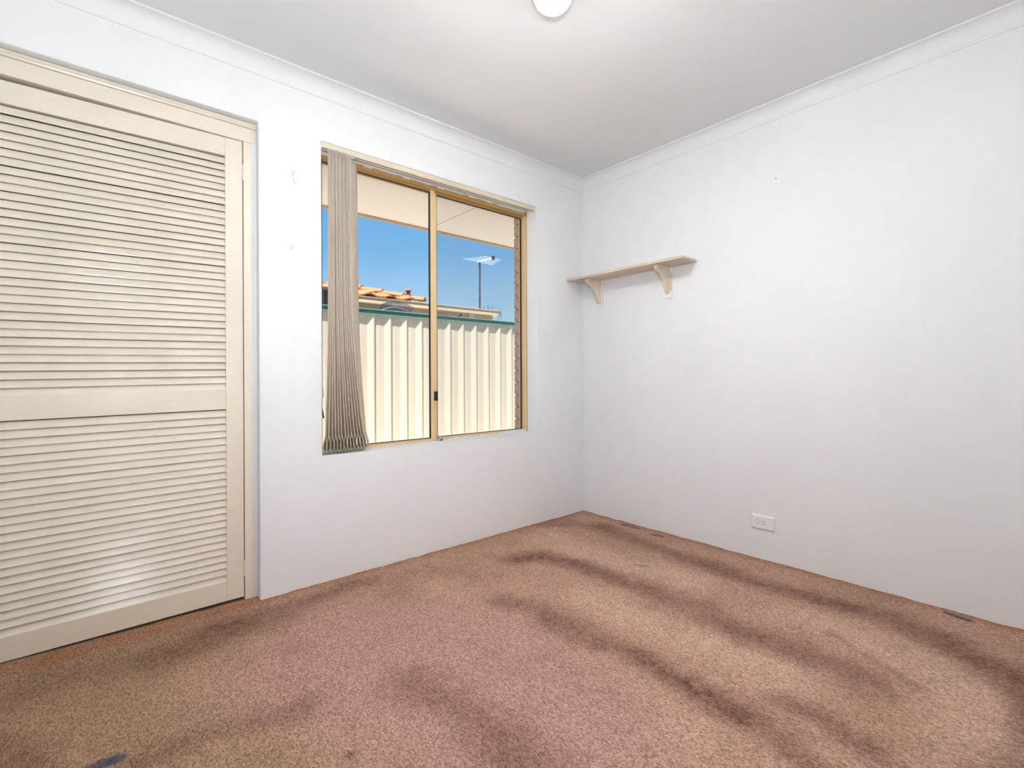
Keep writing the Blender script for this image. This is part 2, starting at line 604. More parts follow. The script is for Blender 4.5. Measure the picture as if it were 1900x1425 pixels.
v2 = t.nodes.new('ShaderNodeVectorMath')
v2.operation = 'SCALE'
t.links.new(orange, v2.inputs[0])
t.links.new(rng_(fine, 0.3, 0.7, 0.82, 1.18), v2.inputs['Scale'])
t.links.new(v2.outputs[0], b.inputs['Base Color'])
bp = t.nodes.new('ShaderNodeBump')
bp.inputs['Strength'].default_value = 0.75
bp.inputs['Distance'].default_value = 0.006
t.links.new(worm, bp.inputs['Height'])
t.links.new(bp.outputs[0], b.inputs['Normal'])
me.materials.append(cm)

# ------------------------------------------------------------------ closet: frame, door, interior
fr = empty('trim_5', (DX1, 0.04, 0))
S(fr, 'cream timber frame around the louvred closet door', 'door frame')
JX = -2.2115                                              # inner edge of the right jamb
box('jamb', JAMB, JX - DX1, 0, 0, 0.06, 0, 2.03, fr, 0.001)
box('jamb', CREAM, DX0 - DX1, -3.034 - DX1, 0, 0.06, 0, 2.03, fr, 0.001)
box('head_board', CREAM, DX0 - DX1, 0, 0, 0.06, 2.0305, 2.0925, fr, 0.001)
mb = MB()
pr = [(0.0, 2.0935), (-0.006, 2.0945), (-0.008, 2.099), (-0.005, 2.103), (-0.009, 2.107), (-0.009, 2.113), (0.0, 2.1195), (0.05, 2.1195), (0.05, 2.0935)]
mb.loft([[(DX0 - DX1, y, z) for y, z in pr], [(-0.001, y, z) for y, z in pr]])
mb.build('bead_moulding', CREAM, fr)

DW, DT = 0.820, 0.030
door = empty('door_1', (-2.2145, 0.045, 0.0))
door.rotation_euler = (0, 0, math.radians(-1.1))
S(door, 'cream painted louvred timber closet door with two slatted panels', 'door')
SW = 0.067
sl_r = box('stile', CREAM, -SW, 0, 0, DT, 0.014, 2.029, door, 0.0012)
sl_l = box('stile', CREAM, -DW, -DW + SW, 0, DT, 0.014, 2.029, door, 0.0012)
for z0, z1, nm in ((1.950, 2.029, 'top_rail'), (0.847, 0.934, 'middle_rail'), (0.014, 0.100, 'bottom_rail')):
    box(nm, CREAM, -DW + SW, -SW, 0.0005, DT - 0.0005, z0, z1, door, 0.0012)
# slat: bottom edge out, top edge in, tilted about 22 degrees
al = math.radians(21.7)
SL, ST = 0.0293, 0.0055
mb = MB()
ring = []
for (u, v_) in ((0, 0.0008), (0.0015, 0), (SL, 0), (SL, ST), (0.0015, ST), (0, ST - 0.0008)):
    ring.append((0.0035 + u * math.sin(al) + v_ * math.cos(al), u * math.cos(al) - v_ * math.sin(al)))
mb.loft([[(-DW + SW - 0.004, y, z) for y, z in ring], [(-SW + 0.004, y, z) for y, z in ring]])
slat0 = mb.build('louvre_slat', CREAM_S, door)
first = True
for z0, z1, n in ((0.934, 1.950, 34), (0.100, 0.847, 25)):
    pitch = (z1 - z0) / n
    for i in range(n):
        ob = slat0 if first else again(slat0, door)
        first = False
        ob.location = (0, random.uniform(-0.0004, 0.0004), z0 + pitch * i - 0.002 + random.uniform(-0.0006, 0.0006))
        ob.rotation_euler = (random.uniform(-0.03, 0.03), 0, random.uniform(-0.0008, 0.0008))
for z in (1.893, 0.140):
    h = empty('hinge', (0.0012, -0.003, z))
    h.parent = door
    mb = MB()
    for k in range(3):
        mb.lathe([(0.0001, -0.0113), (0.0042, -0.011), (0.0042, 0.011), (0.0001, 0.0113)], (0, 0.001, (k - 1) * 0.0235), 12)
    mb.build('hinge_barrel', CREAM, h)
    box('hinge_leaf', CREAM, -0.014, 0.0, 0.0022, 0.0032, -0.035, 0.035, h)

# the old door has racked: its rails and slats drop towards the latch side
for ms_ in {c.data for c in door.children if c.type == 'MESH'}:
    for v_ in ms_.vertices:
        v_.co.z += 0.0145 * v_.co.x

cl = MB()
cl.box(XL, -2.05, 0.66, 0.70, 0, H)
cl.box(XL - 0.10, XL, 0.10, 0.70, 0, H)
cl.box(-2.10, -2.05, 0.10, 0.66, 0, H)
cl.box(XL, -2.05, 0.16, 0.70, H, H + 0.03)
CLOSET = mat('closet_shade_brown', lin(110, 94, 78), 0.8)  # dark colour put in so the gaps between slats read as shade
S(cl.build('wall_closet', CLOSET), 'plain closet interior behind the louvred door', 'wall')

cf = box('floor_closet', cm, XL, -2.05, 0.105, 0.70, -0.03, -0.004)
S(cf, 'carpet running under the closet door', 'carpet')

# ------------------------------------------------------------------ window
win = empty('window_1', (0, 0.10, 0))
S(win, 'gold anodised aluminium sliding window with fly screen', 'window')
Y0, Y1 = 0.0, 0.065
fx0, fx1, fz0, fz1 = WX0, WX1, WZ0, WZ1
fh = MB()
fh.box(fx0, fx1, 0.0, Y1, 2.096, fz1).box(fx0, fx1, 0.000, 0.007, 2.082, 2.097).box(fx0, fx1, 0.028, 0.032, 2.078, 2.097).box(fx0, fx1, 0.055, Y1, 2.078, 2.097)
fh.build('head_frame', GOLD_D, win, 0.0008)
fs = MB()
fs.box(fx0, fx1, 0.0, Y1, fz0, 0.612).box(fx0, fx1, 0.000, 0.006, 0.611, 0.619).box(fx0, fx1, 0.028, 0.032, 0.611, 0.621).box(fx0, fx1, 0.055, Y1, 0.611, 0.621)
fs.build('sill_frame', GOLD, win, 0.0008)
for a, c, nm in ((fx0, fx0 + 0.007, 'side_frame'), (fx1 - 0.007, fx1, 'side_frame')):
    q = MB()
    q.box(a, c, 0.0, Y1, 0.612, 2.096)
    s_ = 0.006 if a == fx0 else -0.006
    q.box(min(a, a + s_ * 2) if s_ > 0 else a + s_, (a + s_ * 2) if s_ > 0 else a + 0.001, 0.055, Y1, 0.612, 2.096)
    q.build(nm, GOLD, win, 0.0008)


def sash(name, x0, x1, y, lw, rw, gm):
    s = empty(name)
    s.parent = win
    t_, z0, z1 = 0.020, 0.615, 2.090
    box('sash_stile', gm, x0, x0 + lw, y, y + t_, z0, z1, s, 0.0015)
    box('sash_stile', gm, x1 - rw, x1, y, y + t_, z0, z1, s, 0.0015)
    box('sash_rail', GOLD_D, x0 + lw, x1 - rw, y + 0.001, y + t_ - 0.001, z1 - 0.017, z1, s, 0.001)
    box('sash_rail', gm, x0 + lw, x1 - rw, y + 0.001, y + t_ - 0.001, z0, z0 + 0.007, s, 0.001)
    q = MB()
    a, c, d, e_ = x0 + lw, x1 - rw, z0 + 0.007, z1 - 0.017
    g = 0.003
    q.box(a, a + g, y + 0.002, y + t_ - 0.002, d, e_).box(c - g, c, y + 0.002, y + t_ - 0.002, d, e_)
    q.box(a, c, y + 0.002, y + t_ - 0.002, d, d + g).box(a, c, y + 0.002, y + t_ - 0.002, e_ - g, e_)
    q.build('glazing_seal', SEAL, s)
    box('pane', GLASS, a, c, y + 0.009, y + 0.012, d, e_, s)
    return s


s1 = sash('sliding_sash', WX0 + 0.007, -1.186, 0.010, 0.030, 0.030, GOLD)
s2 = sash('fixed_sash', -1.190, WX1 - 0.007, 0.032, 0.029, 0.008, GOLD)
lt = MB()
lt.loft([[(x, y, z) for x, y in ((-1.197, 0.010), (-1.177, 0.010), (-1.175, 0.002), (-1.180, -0.008), (-1.190, -0.008), (-1.197, 0.002))] for z in (0.842, 0.897)])
lt.build('sash_latch', BLACK, win, 0.001)
scr = box('fly_screen', MESH, -1.186, WX1 - 0.012, 0.060, 0.0605, 0.63, 2.078, win)
lk = MB()
lk.lathe([(0.0001, 0), (0.0155, 0), (0.0165, 0.003), (0.0165, 0.014), (0.013, 0.019), (0.006, 0.021), (0.006, 0.030), (0.0045, 0.034), (0.0001, 0.035)], (-1.178, -0.022, WZ0 + 0.001), 20)
lk.build('window_lock', CHROME, win, smooth=False)
lk = MB()
for dx in (-0.007, 0.001, 0.008):
    lk.box(-1.178 + dx - 0.0015, -1.178 + dx + 0.0015, -0.0395, -0.036, WZ0 + 0.004, WZ0 + 0.014)
lk.build('lock_reflection_mark', DARKHOLE, win)  # dark bars on the chrome lock standing in for its reflections
# white wall paint brushed over the lower frame at the right end
pt = MB()
pt.box(-0.72, -0.475, -0.0012, 0.0, 0.606, 0.6165).box(-0.66, -0.475, -0.0012, 0.0, 0.6160, 0.6225)
for k in range(9):
    x = -1.12 + k * 0.048
    pt.poly([(x, -0.001, 0.606), (x + 0.05, -0.001, 0.606), (x + 0.05, -0.001, 0.608 + 0.004 * ((k * 7) % 3)), (x + 0.02, -0.001, 0.613 + 0.002 * (k % 2))], [(0, 1, 2, 3)])
pt.box(WX0, WX1, -0.0012, 0.0, 2.108, 2.1195)
for k in range(30):
    x = WX0 + 0.03 + k * 0.0455
    pt.box(x, x + 0.046, -0.0011, 0.0, 2.099 + 0.008 * abs(math.sin(k * 1.9)) * (1 if 3 < k < 26 else .3), 2.1085)
pt.build('paint_overrun', SILL, win)
sp_ = MB()
sp_.box(WX0, WX1, 0.0, 0.0995, WZ0 - 0.004, WZ0 + 0.0005)
sl = sp_.build('trim_6', SILL, bevel=0.001)
S(sl, 'white painted inner window sill under the blind', 'sill')

# ------------------------------------------------------------------ vertical blind
vb = empty('vertical_blind', (WX0, 0.0, WZ1))
tag(vb, 'beige vertical blind with its fabric slats gathered at the left of the window', 'blind')


def off(mb_):
    mb_.v = [(x - WX0, y, z - WZ1) for x, y, z in mb_.v]
    return mb_


rl = MB()
rpf = [(0.003, 2.1185), (0.0008, 2.114), (0.0008, 2.098), (0.004, 2.093), (0.009, 2.092), (0.009, 2.101), (0.020, 2.101), (0.020, 2.092), (0.033, 2.092), (0.034, 2.118)]
rl.loft([[(WX0 + 0.004, y, z) for y, z in rpf], [(WX1 - 0.010, y, z) for y, z in rpf]])
rail = off(rl).build('head_rail', RAIL, vb)
off(MB().box(WX0 + 0.006, WX1 - 0.012, 0.0092, 0.0198, 2.0940, 2.1008)).build('rail_slot', DARKHOLE, rail)
off(MB().box(WX1 - 0.010, WX1 - 0.001, 0.000, 0.036, 2.0905, 2.1185)).build('end_cap', WHITE_P, rail, 0.002)
off(MB().box(WX0 + 0.001, WX0 + 0.008, 0.000, 0.036, 2.0905, 2.1185)).build('end_cap', WHITE_P, rail, 0.002)

N, SWD = 13, 0.090
for i in range(N):
    xt = -1.857 + 0.0089 * i
    xb = -1.8755 + 0.0173 * i + random.uniform(-0.002, 0.002)
    jit = random.uniform(-3, 3)
    path = []
    zt, zj, zb = 2.086 - random.uniform(0, 0.003), 0.705, 0.613 + random.uniform(0, 0.005) + 0.0004 * i
    for k in range(18):
        path.append((0.0, zt + (zj - zt) * k / 17))
    loop = []
    K = 11
    for k in range(1, K):
        q = k / K
        r_ = 0.0086 * (math.sin(PI * min(q ** 1.7, 1.0)) ** 0.9) + 0.0006
        loop.append((r_, zj + (zb - zj) * q))
    path += loop + [(0.0, zb - 0.001)] + [(-a, c) for a, c in reversed(loop)] + [(-0.0003, zj + 0.004)]
    mb = MB()
    pts, fcs = [], []
    for n_, z in path:
        s = max(0.0, min(1.0, (zt - z) / (zt - zb)))
        ease = 0.12 * s + 0.88 * max(0, (s - 0.35) / 0.65) ** 2.2
        th = math.radians(46 + jit - (13 + jit) * min(1, ease * 1.15) - 3 * max(0, min(1, (0.76 - z) / 0.10)))
        cx = (xt + 0.5 * SWD * math.sin(math.radians(46))) * (1 - ease) + (xb + 0.5 * SWD * math.sin(math.radians(30))) * ease
        cy = 0.0245 + 0.014 * ease
        wave = 0.0006 * math.sin(i * 1.7 + z * 5)
        dx, dy = math.sin(th), math.cos(th)
        nx_, ny_ = dy, -dx
        for w_, bow in ((-0.5, 0), (-0.17, .0012), (0.17, .0012), (0.5, 0)):
            pts.append((cx + dx * SWD * w_ + nx_ * (n_ + bow * (1 - ease)) + wave, cy + dy * SWD * w_ + ny_ * (n_ + bow * (1 - ease)), z))
    for a in range(len(path) - 1):
        for c in range(3):
            fcs.append((a * 4 + c, a * 4 + c + 1, a * 4 + c + 5, a * 4 + c + 4))
    mb.poly(pts, fcs)
    sl_ = off(mb).build('fabric_slat', FABRIC, vb, smooth=True)
    so = sl_.modifiers.new('thickness', 'SOLIDIFY')
    so.thickness = 0.0009
    so.offset = 0
    hk = MB()
    hk.box(xt + 0.030, xt + 0.036, 0.012, 0.016, 2.086, 2.0938)
    off(hk).build('carrier_hook', WHITE_P, vb)
# bead chain, pull cord and tassel at the left reveal
ch = MB()
for k in range(92):
    ch.lathe([(0.0001, -0.0018), (0.0016, -0.0008), (0.0016, 0.0008), (0.0001, 0.0018)], (WX0 + 0.0075 + 0.001 * math.sin(k * .3), 0.012, 2.083 - k * 0.0105), 6)
c_ = off(ch).build('bead_chain', DSTEEL, vb)
c_['kind'] = 'stuff'
off(MB().tube([(WX0 + 0.008, 0.012, 2.086), (WX0 + 0.0095, 0.012, 1.6), (WX0 + 0.0075, 0.012, 1.11), (WX0 + 0.006, 0.012, 0.93)], 0.0006, 5)).build('chain_cord', GREYP, vb)
off(MB().lathe([(0.0005, 0.022), (0.003, 0.018), (0.0045, 0.0), (0.003, -0.016), (0.0005, -0.02)], (WX0 + 0.006, 0.010, 0.905), 10)).build('chain_weight', GREYP, vb)
off(MB().tube([(WX0 + 0.012, 0.05, 2.086), (WX0 + 0.020, 0.05, 1.5), (WX0 + 0.012, 0.05, 0.86)], 0.0007, 5)).build('pull_cord', DSTEEL, vb)
tz = MB().tube([(WX0 + 0.010, 0.05, 0.862), (WX0 + 0.019, 0.05, 0.795)], [0.003, 0.0065], 8)
off(tz).build('cord_tassel', DBROWN, vb)
tz = MB().tube([(WX0 + 0.0190, 0.05, 0.795), (WX0 + 0.0205, 0.05, 0.783)], [0.0066, 0.0075], 8)
off(tz).build('tassel_tip', RED, vb)

# ------------------------------------------------------------------ wall shelf
sh = empty('wall_shelf', (0, -0.45, 1.656))
tag(sh, 'narrow wooden wall shelf on two scrolled brackets in the room corner', 'shelf')
ol = [(-0.0005, -0.002), (-0.168, -0.002), (-0.172, -0.008)]
for k in range(7):
    a = PI / 2 * k / 6
    ol.append((-0.172 + 0.024 * (1 - math.cos(a)) , -0.871 - 0.024 * math.sin(a)))
ol += [(-0.004, -0.895), (-0.0005, -0.892)]
mb = MB()
mb.loft([[(x, y + 0.45, z) for x, y in ol] for z in (0.0, 0.016)])
mb.build('shelf_board', CARD, sh, 0.0025)
BP = [(-0.010, 0.0), (-0.150, 0.0), (-0.156, -0.010), (-0.154, -0.024), (-0.144, -0.036), (-0.126, -0.044), (-0.108, -0.050), (-0.090, -0.062),
      (-0.073, -0.080), (-0.060, -0.102), (-0.050, -0.126), (-0.042, -0.146), (-0.034, -0.158), (-0.022, -0.164), (-0.010, -0.164)]
for yb, lab in ((-0.172, 'left'), (-0.711, 'right')):
    br = empty('bracket', (0, yb + 0.45, 0))
    br.parent = sh
    mb = MB()
    mb.loft([[(x, y, z - 0.0005) for x, z in BP] for y in (-0.010, 0.010)])
    mb.build('scroll_arm', BRKT, br, 0.002)
    if lab == 'left':
        box('back_plate', WHITE_P, -0.011, -0.0005, -0.021, 0.021, -0.192, -0.0005, br, 0.001)
    else:
        box('back_plate', BRKT, -0.011, -0.0005, -0.021, 0.021, -0.168, -0.0005, br, 0.001)
        box('painted_foot', WHITE_P, -0.0125, -0.0005, -0.023, 0.023, -0.193, -0.150, br, 0.001)
        box('painted_top', WHITE_P, -0.0125, -0.0005, -0.0225, 0.0, -0.034, -0.001, br, 0.001)
    for x, y, z in ((-0.110, 0.0102, -0.020), (-0.020, 0.0102, -0.022)):
        MB().lathe([(0.0001, 0), (0.0028, 0), (0.0028, 0.0006), (0.0001, 0.0006)], (x, y - 0.0003, z), 10, 'y').build('screw_hole', DARKHOLE, br)
        MB().lathe([(0.0001, 0), (0.0028, 0), (0.0028, 0.0006), (0.0001, 0.0006)], (x, -0.0105, z), 10, 'y').build('screw_hole', DARKHOLE, br)

# ------------------------------------------------------------------ power outlet
po = empty('power_outlet', (0, -1.266, 0.196))
tag(po, 'white single power outlet with switch low on the right wall', 'outlet')
mb = MB()
mb.loft([[(-0.0003, s * 0.059, q * 0.037) for s, q in ((-1, -1), (1, -1), (1, 1), (-1, 1))], [(-0.005, s * 0.059, q * 0.037) for s, q in ((-1, -1), (1, -1), (1, 1), (-1, 1))],
         [(-0.0115, s * 0.054, q * 0.0315) for s, q in ((-1, -1), (1, -1), (1, 1), (-1, 1))]])
mb.build('face_plate', WHITE_P, po, 0.0012)
rk = MB().lathe([(0.0001, 0.0), (0.0088, 0.0), (0.0088, -0.0025), (0.007, -0.0045), (0.0001, -0.005)], (-0.0113, 0.027, 0.002), 20, 'x')
rk.build('rocker_switch', WHITE_P, po)
MB().lathe([(0.0088, 0.0), (0.0108, 0.0), (0.0108, -0.0006), (0.0088, -0.0006)], (-0.0113, 0.027, 0.002), 20, 'x').build('switch_ring', GREYP, po)
for dy, dz, ang in ((0.0075, 0.004, -0.52), (-0.0075, 0.004, 0.52), (0.0, -0.0095, 0.0)):
    q = MB().box(-0.0004, 0.0003, -0.0012, 0.0012, -0.0038, 0.0038).build('pin_slot', DARKHOLE, po)
    q.location = (-0.0116, -0.006 + dy, 0.002 + dz)
    q.rotation_euler = (ang, 0, 0)
MB().lathe([(0.0001, 0.0), (0.0022, 0.0), (0.0001, -0.0008)], (-0.0114, -0.050, -0.026), 8, 'x').build('fixing_screw', GREYP, po)

# ------------------------------------------------------------------ ceiling globe
GC = Vector((-1.517, -1.195, 2.307))
gl = empty('ceiling_lamp', (GC.x, GC.y, H))
tag(gl, 'round opal glass globe lamp glowing on the ceiling', 'lamp')
MB().lathe([(0.0001, 0.0), (0.052, 0.0), (0.052, -0.008), (0.044, -0.014), (0.040, -0.034), (0.0001, -0.034)], (0, 0, -0.0003), 32).build('lamp_holder', WHITE_P, gl, smooth=False)
pr = []
for k in range(0, 25):
    a = PI * (0.16 + 0.84 * k / 24)
    pr.append((max(0.0002, 0.072 * math.sin(a)), 0.072 * math.cos(a) + GC.z - H))
gm = mat('glowing_opal_glass', (0.8, 0.8, 0.8, 1), 0.3, emit=((1.0, 0.965, 0.93, 1), GLOBE_L))
t = gm.node_tree
gg = t.nodes.new('ShaderNodeNewGeometry')
gs = t.nodes.new('ShaderNodeSeparateXYZ')
gr_ = t.nodes.new('ShaderNodeMapRange')
gr_.interpolation_type = 'SMOOTHSTEP'
gr_.inputs[1].default_value, gr_.inputs[2].default_value = -0.48, -0.97
gr_.inputs[3].default_value, gr_.inputs[4].default_value = GLOBE_L, GLOBE_B
t.links.new(gg.outputs['Normal'], gs.inputs[0])
t.links.new(gs.outputs['Z'], gr_.inputs[0])
t.links.new(gr_.outputs[0], t.nodes['Principled BSDF'].inputs['Emission Strength'])
MB().lathe(pr, (0, 0, 0), 40).build('globe', gm, gl, smooth=True)
dv = (CAM - GC)
dv.z = 0
dv.normalize()
db = MB()
n_ = (dv * 0.42 + Vector((0, 0, -0.9))).normalized()
c_ = Vector((0, 0, GC.z - H)) + n_ * 0.0718
a_ = n_.orthogonal().normalized()
b_ = n_.cross(a_)
rings = []
for rr, hh in ((0.005, 0), (0.0045, 0.0012), (0.0015, 0.0018)):
    rings.append([c_ + n_ * hh + (a_ * math.cos(2 * PI * k / 12) * (1 + .2 * math.sin(3 * k)) + b_ * math.sin(2 * PI * k / 12)) * rr for k in range(12)])
db.loft(rings)
db.build('scorch_spot', mat('amber_spot', lin(236, 190, 130), 0.6, emit=(lin(255, 205, 140), 0.55)), gl)

# ------------------------------------------------------------------ small marks on the walls and carpet
nl = MB().lathe([(0.0001, 0.0), (0.0014, 0.0), (0.0012, -0.010), (0.0026, -0.0105), (0.0024, -0.012), (0.0001, -0.0125)], (0, 0, 0), 8, 'x')
nl = nl.build('picture_nail', DARKHOLE, loc=(0.0, -1.335, 2.017))
nl.rotation_euler = (0, -0.5, 0.5)
tag(nl, 'small dark nail left high in the right wall above the outlet', 'nail')


def remnant(loc, label, seed):
    r = random.Random(seed)
    mb_ = MB()
    for k in range(4):
        x, z = r.uniform(-.006, .006), -0.008 + k * 0.006
        mb_.box(x - r.uniform(.002, .004), x + r.uniform(.002, .004), -0.0018, 0.0, z, z + r.uniform(.002, .005))
    ob = mb_.build('adhesive_remnant', GREYP, loc=loc, bevel=0.0005)
    tag(ob, label, 'wall mark', 'hook remnants on the window wall')


remnant((-2.014, -0.0002, 1.925), 'pale torn hook remnant, uppermost of three beside the closet frame', 1)
remnant((-2.013, -0.0002, 1.890), 'pale torn hook remnant, middle of three beside the closet frame', 2)
remnant((-2.022, -0.0002, 1.582), 'small grey hook remnant, lowest of three beside the closet frame', 3)
for i, (x, y, lab) in enumerate(((-0.46, -0.165, 'tiny white scrap on the carpet, the one nearer the window wall'), (-0.57, -0.235, 'tiny white scrap on the carpet, the one farther from the window wall'))):
    q = MB().loft([[(0.005 * math.cos(k * 1.05) * (1 + .3 * math.sin(k * 2.2)) * r_, 0.004 * math.sin(k * 1.05) * r_, z) for k in range(6)] for r_, z in ((1, 0), (0.9, 0.003), (0.4, 0.005))])
    tag(q.build('paper_scrap', WHITE_P, loc=(x, y, 0.0005)), lab, 'scrap', 'scraps on the carpet')

# ------------------------------------------------------------------ outside: brick leaf, eave
bl = empty('wall_outer_brick', (0, 0.165, 0))
S(bl, 'brown clay brick reveal outside the window', 'brick wall')
xr = -0.4455
MBk = MB().box(0, 0.220, 0, 0.085, 0, 0.0765)
brick0 = MBk.build('brick', BRICK, bl, 0.004)
first = True
zc = 0.681 - 0.086 * 10
k = 0
while zc + 0.086 * k < 2.10:
    z = zc + 0.086 * k + 0.0048
    for c in range(2):
        ob = brick0 if first else again(brick0, bl)
        first = False
        hx = 0.115 if k % 2 else 0.0
        ob.location = (xr + random.uniform(-.0015, .0015) + (0 if c == 0 else (0.115 if k % 2 else 0.230)), 0, z)
        if k % 2 and c == 0:
            ob.scale = (0.48, 1, 1)
    for c in range(1):
        ob = again(brick0, bl)
        ob.scale = (0.5 if k % 2 else 1, 1, 1)
        wdt = 0.220 * ob.scale[0]
        ob.location = (-1.900 - wdt, 0, z)
    k += 1
mo = MB().box(xr + 0.008, 0.25, 0.008, 0.077, -0.2, 2.12).box(-2.05, -1.908, 0.008, 0.077, -0.2, 2.12)
mo.build('mortar', MORTAR, bl)
for i in range(13):
    ob = again(brick0, bl)
    ob.scale = (0.345, 1.05, 1.42)
    ob.location = (-1.895 + i * 0.1115, 0.0, 0.490)
    ob.rotation_euler = (-0.12, 0, 0)
MB().box(-1.908, xr + 0.01, 0.01, 0.075, -0.2, 0.56).build('mortar_bed', MORTAR, bl)
MB().box(XL - 0.1, 0.30, -0.005, 0.085, 2.122, 2.60).build('lintel_masonry', MORTAR, bl)

ev = empty('eave_soffit', (0, 0.16, 2.128))
S(ev, 'cream soffit sheets lining the eave above the window', 'soffit')
SY = 0.745
for a, c in ((-4.2, -2.55), (-2.55, -0.757), (-0.753, 1.04), (1.044, 3.2)):
    box('soffit_sheet', SOFFIT, a + 0.001, c - 0.001, 0.0, SY, 0.0, 0.006, ev)
box('soffit_joint', GREYP, -0.7585, -0.7515, 0.0, SY, -0.0008, 0.0, ev)
box('fascia_board', FASCIA, -4.2, 3.2, SY, SY + 0.022, -0.012, 0.10, ev)
box('soffit_bead', FASCIA, -4.2, 3.2, SY - 0.012, SY, -0.008, 0.0, ev)

gr = box('ground', SAND, -12, 14, 0.165, 22, -0.32, -0.20)
S(gr, 'pale sandy ground of the side yard outside the window', 'ground')

# ------------------------------------------------------------------ fence
fe = empty('boundary_fence', (0, 2.43, -0.2))
tag(fe, 'cream ribbed steel boundary fence with dark green capping', 'fence')
P = 0.1890
cr = [(0.045, 0.0), (0.10, -0.0005), (0.30, -0.0030), (0.50, -0.0005), (0.62, 0.0), (0.90, -0.0210), (0.985, -0.0220), (1.01, -0.016)]
mb = MB()
pts = [(0.0, 0.0)]
for k in range(4):
    for u, d in cr:
        pts.append((P * (k + u), d))
top, bot = 1.87, 0.0
n = len(pts)
th = 0.0012
mb.loft([[(x, d, z) for x, d in pts] + [(x, d + th, z) for x, d in reversed(pts)] for z in (bot, top)])
sheet0 = mb.build('fence_sheet', FENCE, fe)
x_start = -0.506 - P * 0.985 - P * 20
for i in range(11):
    ob = sheet0 if i == 0 else again(sheet0, fe)
    ob.location = (x_start + i * 4 * P, 0.0006 * (i % 2), 0)
xs0, xs1 = x_start - 0.02, x_start + 44 * P + 0.02
cp = MB().box(xs0, xs1, -0.0260, 0.035, 1.836, 1.888)
cap = cp.build('capping', GREEN, fe, 0.002)
MB().box(xs0, xs1, -0.0305, -0.0255, 1.8805, 1.8900).build('capping_lip', GREEN_L, cap, 0.001)
MB().box(xs0, xs1, -0.0305, -0.0255, 1.8330, 1.8420).build('capping_lip', GREEN_L, cap, 0.001)
for i in range(12):
    x = x_start + i * 4 * P
    q = MB().lathe([(0.0001, 0), (0.006, 0), (0.006, -0.004), (0.0001, -0.005)], (x + 0.06, -0.0005, 1.805), 8, 'y')
    q.build('fence_screw', WHITE_P, fe)

# ------------------------------------------------------------------ neighbour
NY = 3.6
nb = empty('neighbour_patio', (0, NY, -0.2))
tag(nb, 'beige patio with deep gutter behind the fence', 'patio')
gpf = [(0.0, 2.142), (0.0, 2.150), (0.004, 2.200), (0.0, 2.212), (-0.008, 2.218), (0.0, 2.222), (0.12, 2.222), (0.12, 2.142)]
MB().loft([[(-0.34, y, z) for y, z in gpf], [(2.125, y, z) for y, z in gpf]]).build('gutter', GUTTER, nb)
MB().box(-0.34, 2.06, 0.06, 0.12, 1.98, 2.1425).build('beam', NWALL, nb)
MB().box(-0.34, 1.60, 0.16, 0.22, 0.0, 2.0).build('screen_panel', NWALL, nb)
for x in (1.587, -0.3):
    MB().box(x, x + 0.10, 0.03, 0.13, 0.0, 2.141).build('post', NPOST, nb)
MB().box(0.95, 2.10, 0.12, 3.0, 2.16, 2.20).build('roof_sheet', ROOFMET, nb)
MB().box(2.02, 2.1, 2.9, 2.98, 0.0, 2.16).build('post', NPOST, nb)

ro = empty('tiled_roof', (0, NY, 2.02))
tag(ro, 'terracotta tiled hip roof rising behind the patio gutter', 'roof')
RISE = 0.30
sl_ang = math.atan(RISE)
tw, tl = 0.30, 0.34
mb = MB()
ring0, ring1 = [], []
prf = [(0.0, 0.0), (0.05, 0.022), (0.10, 0.03), (0.15, 0.022), (0.20, 0.002), (0.27, 0.0), (0.30, 0.012)]
lo = [(x, 0.0, z + 0.020) for x, z in prf] + [(x, 0.0, z + 0.004) for x, z in reversed(prf)]
hi = [(x, tl + 0.05, z + 0.002) for x, z in prf] + [(x, tl + 0.05, z - 0.014) for x, z in reversed(prf)]
mb.loft([lo, hi])
tile0 = mb.build('roof_tile', TERRA, ro)
first = True
for j in range(3):
    xmax = 0.88 - (0.05 + j * tl) * 1.0
    for i in range(-1, 9):
        x = xmax - tw * (i + 1) - 0.03
        if x < -2.4 or i < 0:
            continue
        ob = tile0 if first else again(tile0, ro)
        first = False
        ob.location = (x, 0.03 + j * tl, 0.0 + RISE * (0.03 + j * tl) * math.cos(0) + random.uniform(-.003, .003))
        ob.rotation_euler = (sl_ang, 0, random.uniform(-.01, .01))
# hip capping tiles
mb = MB()
rg = lambda y, r_, dz: [(r_ * math.cos(a), y, r_ * math.sin(a) * 0.62 + dz) for a in [PI * q / 8 for q in range(9)]] + \
    [((r_ - 0.016) * math.cos(a), y, (r_ - 0.016) * math.sin(a) * 0.62 + dz) for a in [PI * q / 8 for q in range(8, -1, -1)]]
mb.loft([rg(0.0, 0.085, 0.012), rg(0.36, 0.072, -0.004)])
cap0 = mb.build('hip_tile', TERRA, ro)
for j in range(4):
    ob = cap0 if j == 0 else again(cap0, ro)
    tt = 0.04 + j * 0.215
    ob.location = (0.86 - tt, tt, RISE * tt + 0.006 + random.uniform(-.003, .004))
    ob.rotation_euler = (math.atan(RISE / math.sqrt(2)), 0, math.radians(45))
mb = MB()
RD = 0.88
mb.poly([(0.88, 0.0, -0.02), (-2.4, 0.0, -0.02), (-2.4, RD, RD * RISE - 0.02), (0.88 - RD, RD, RD * RISE - 0.02), (0.88, 2 * RD, -0.02), (-2.4, 2 * RD, -0.02)],
        [(0, 1, 2, 3), (0, 3, 4), (2, 5, 4, 3)])
mb.build('roof_underlay', TERRA, ro)
MB().box(-2.4, -0.345, -0.03, 0.08, -0.09, -0.005).build('eave_gutter', GUTTER, ro)
hs = box('neighbour_house_wall', NWALL, -2.4, -0.36, NY + 0.3, NY + 1.5, -0.2, 1.98)
tag(hs, 'tan rendered wall of the house under the terracotta roof', 'house')

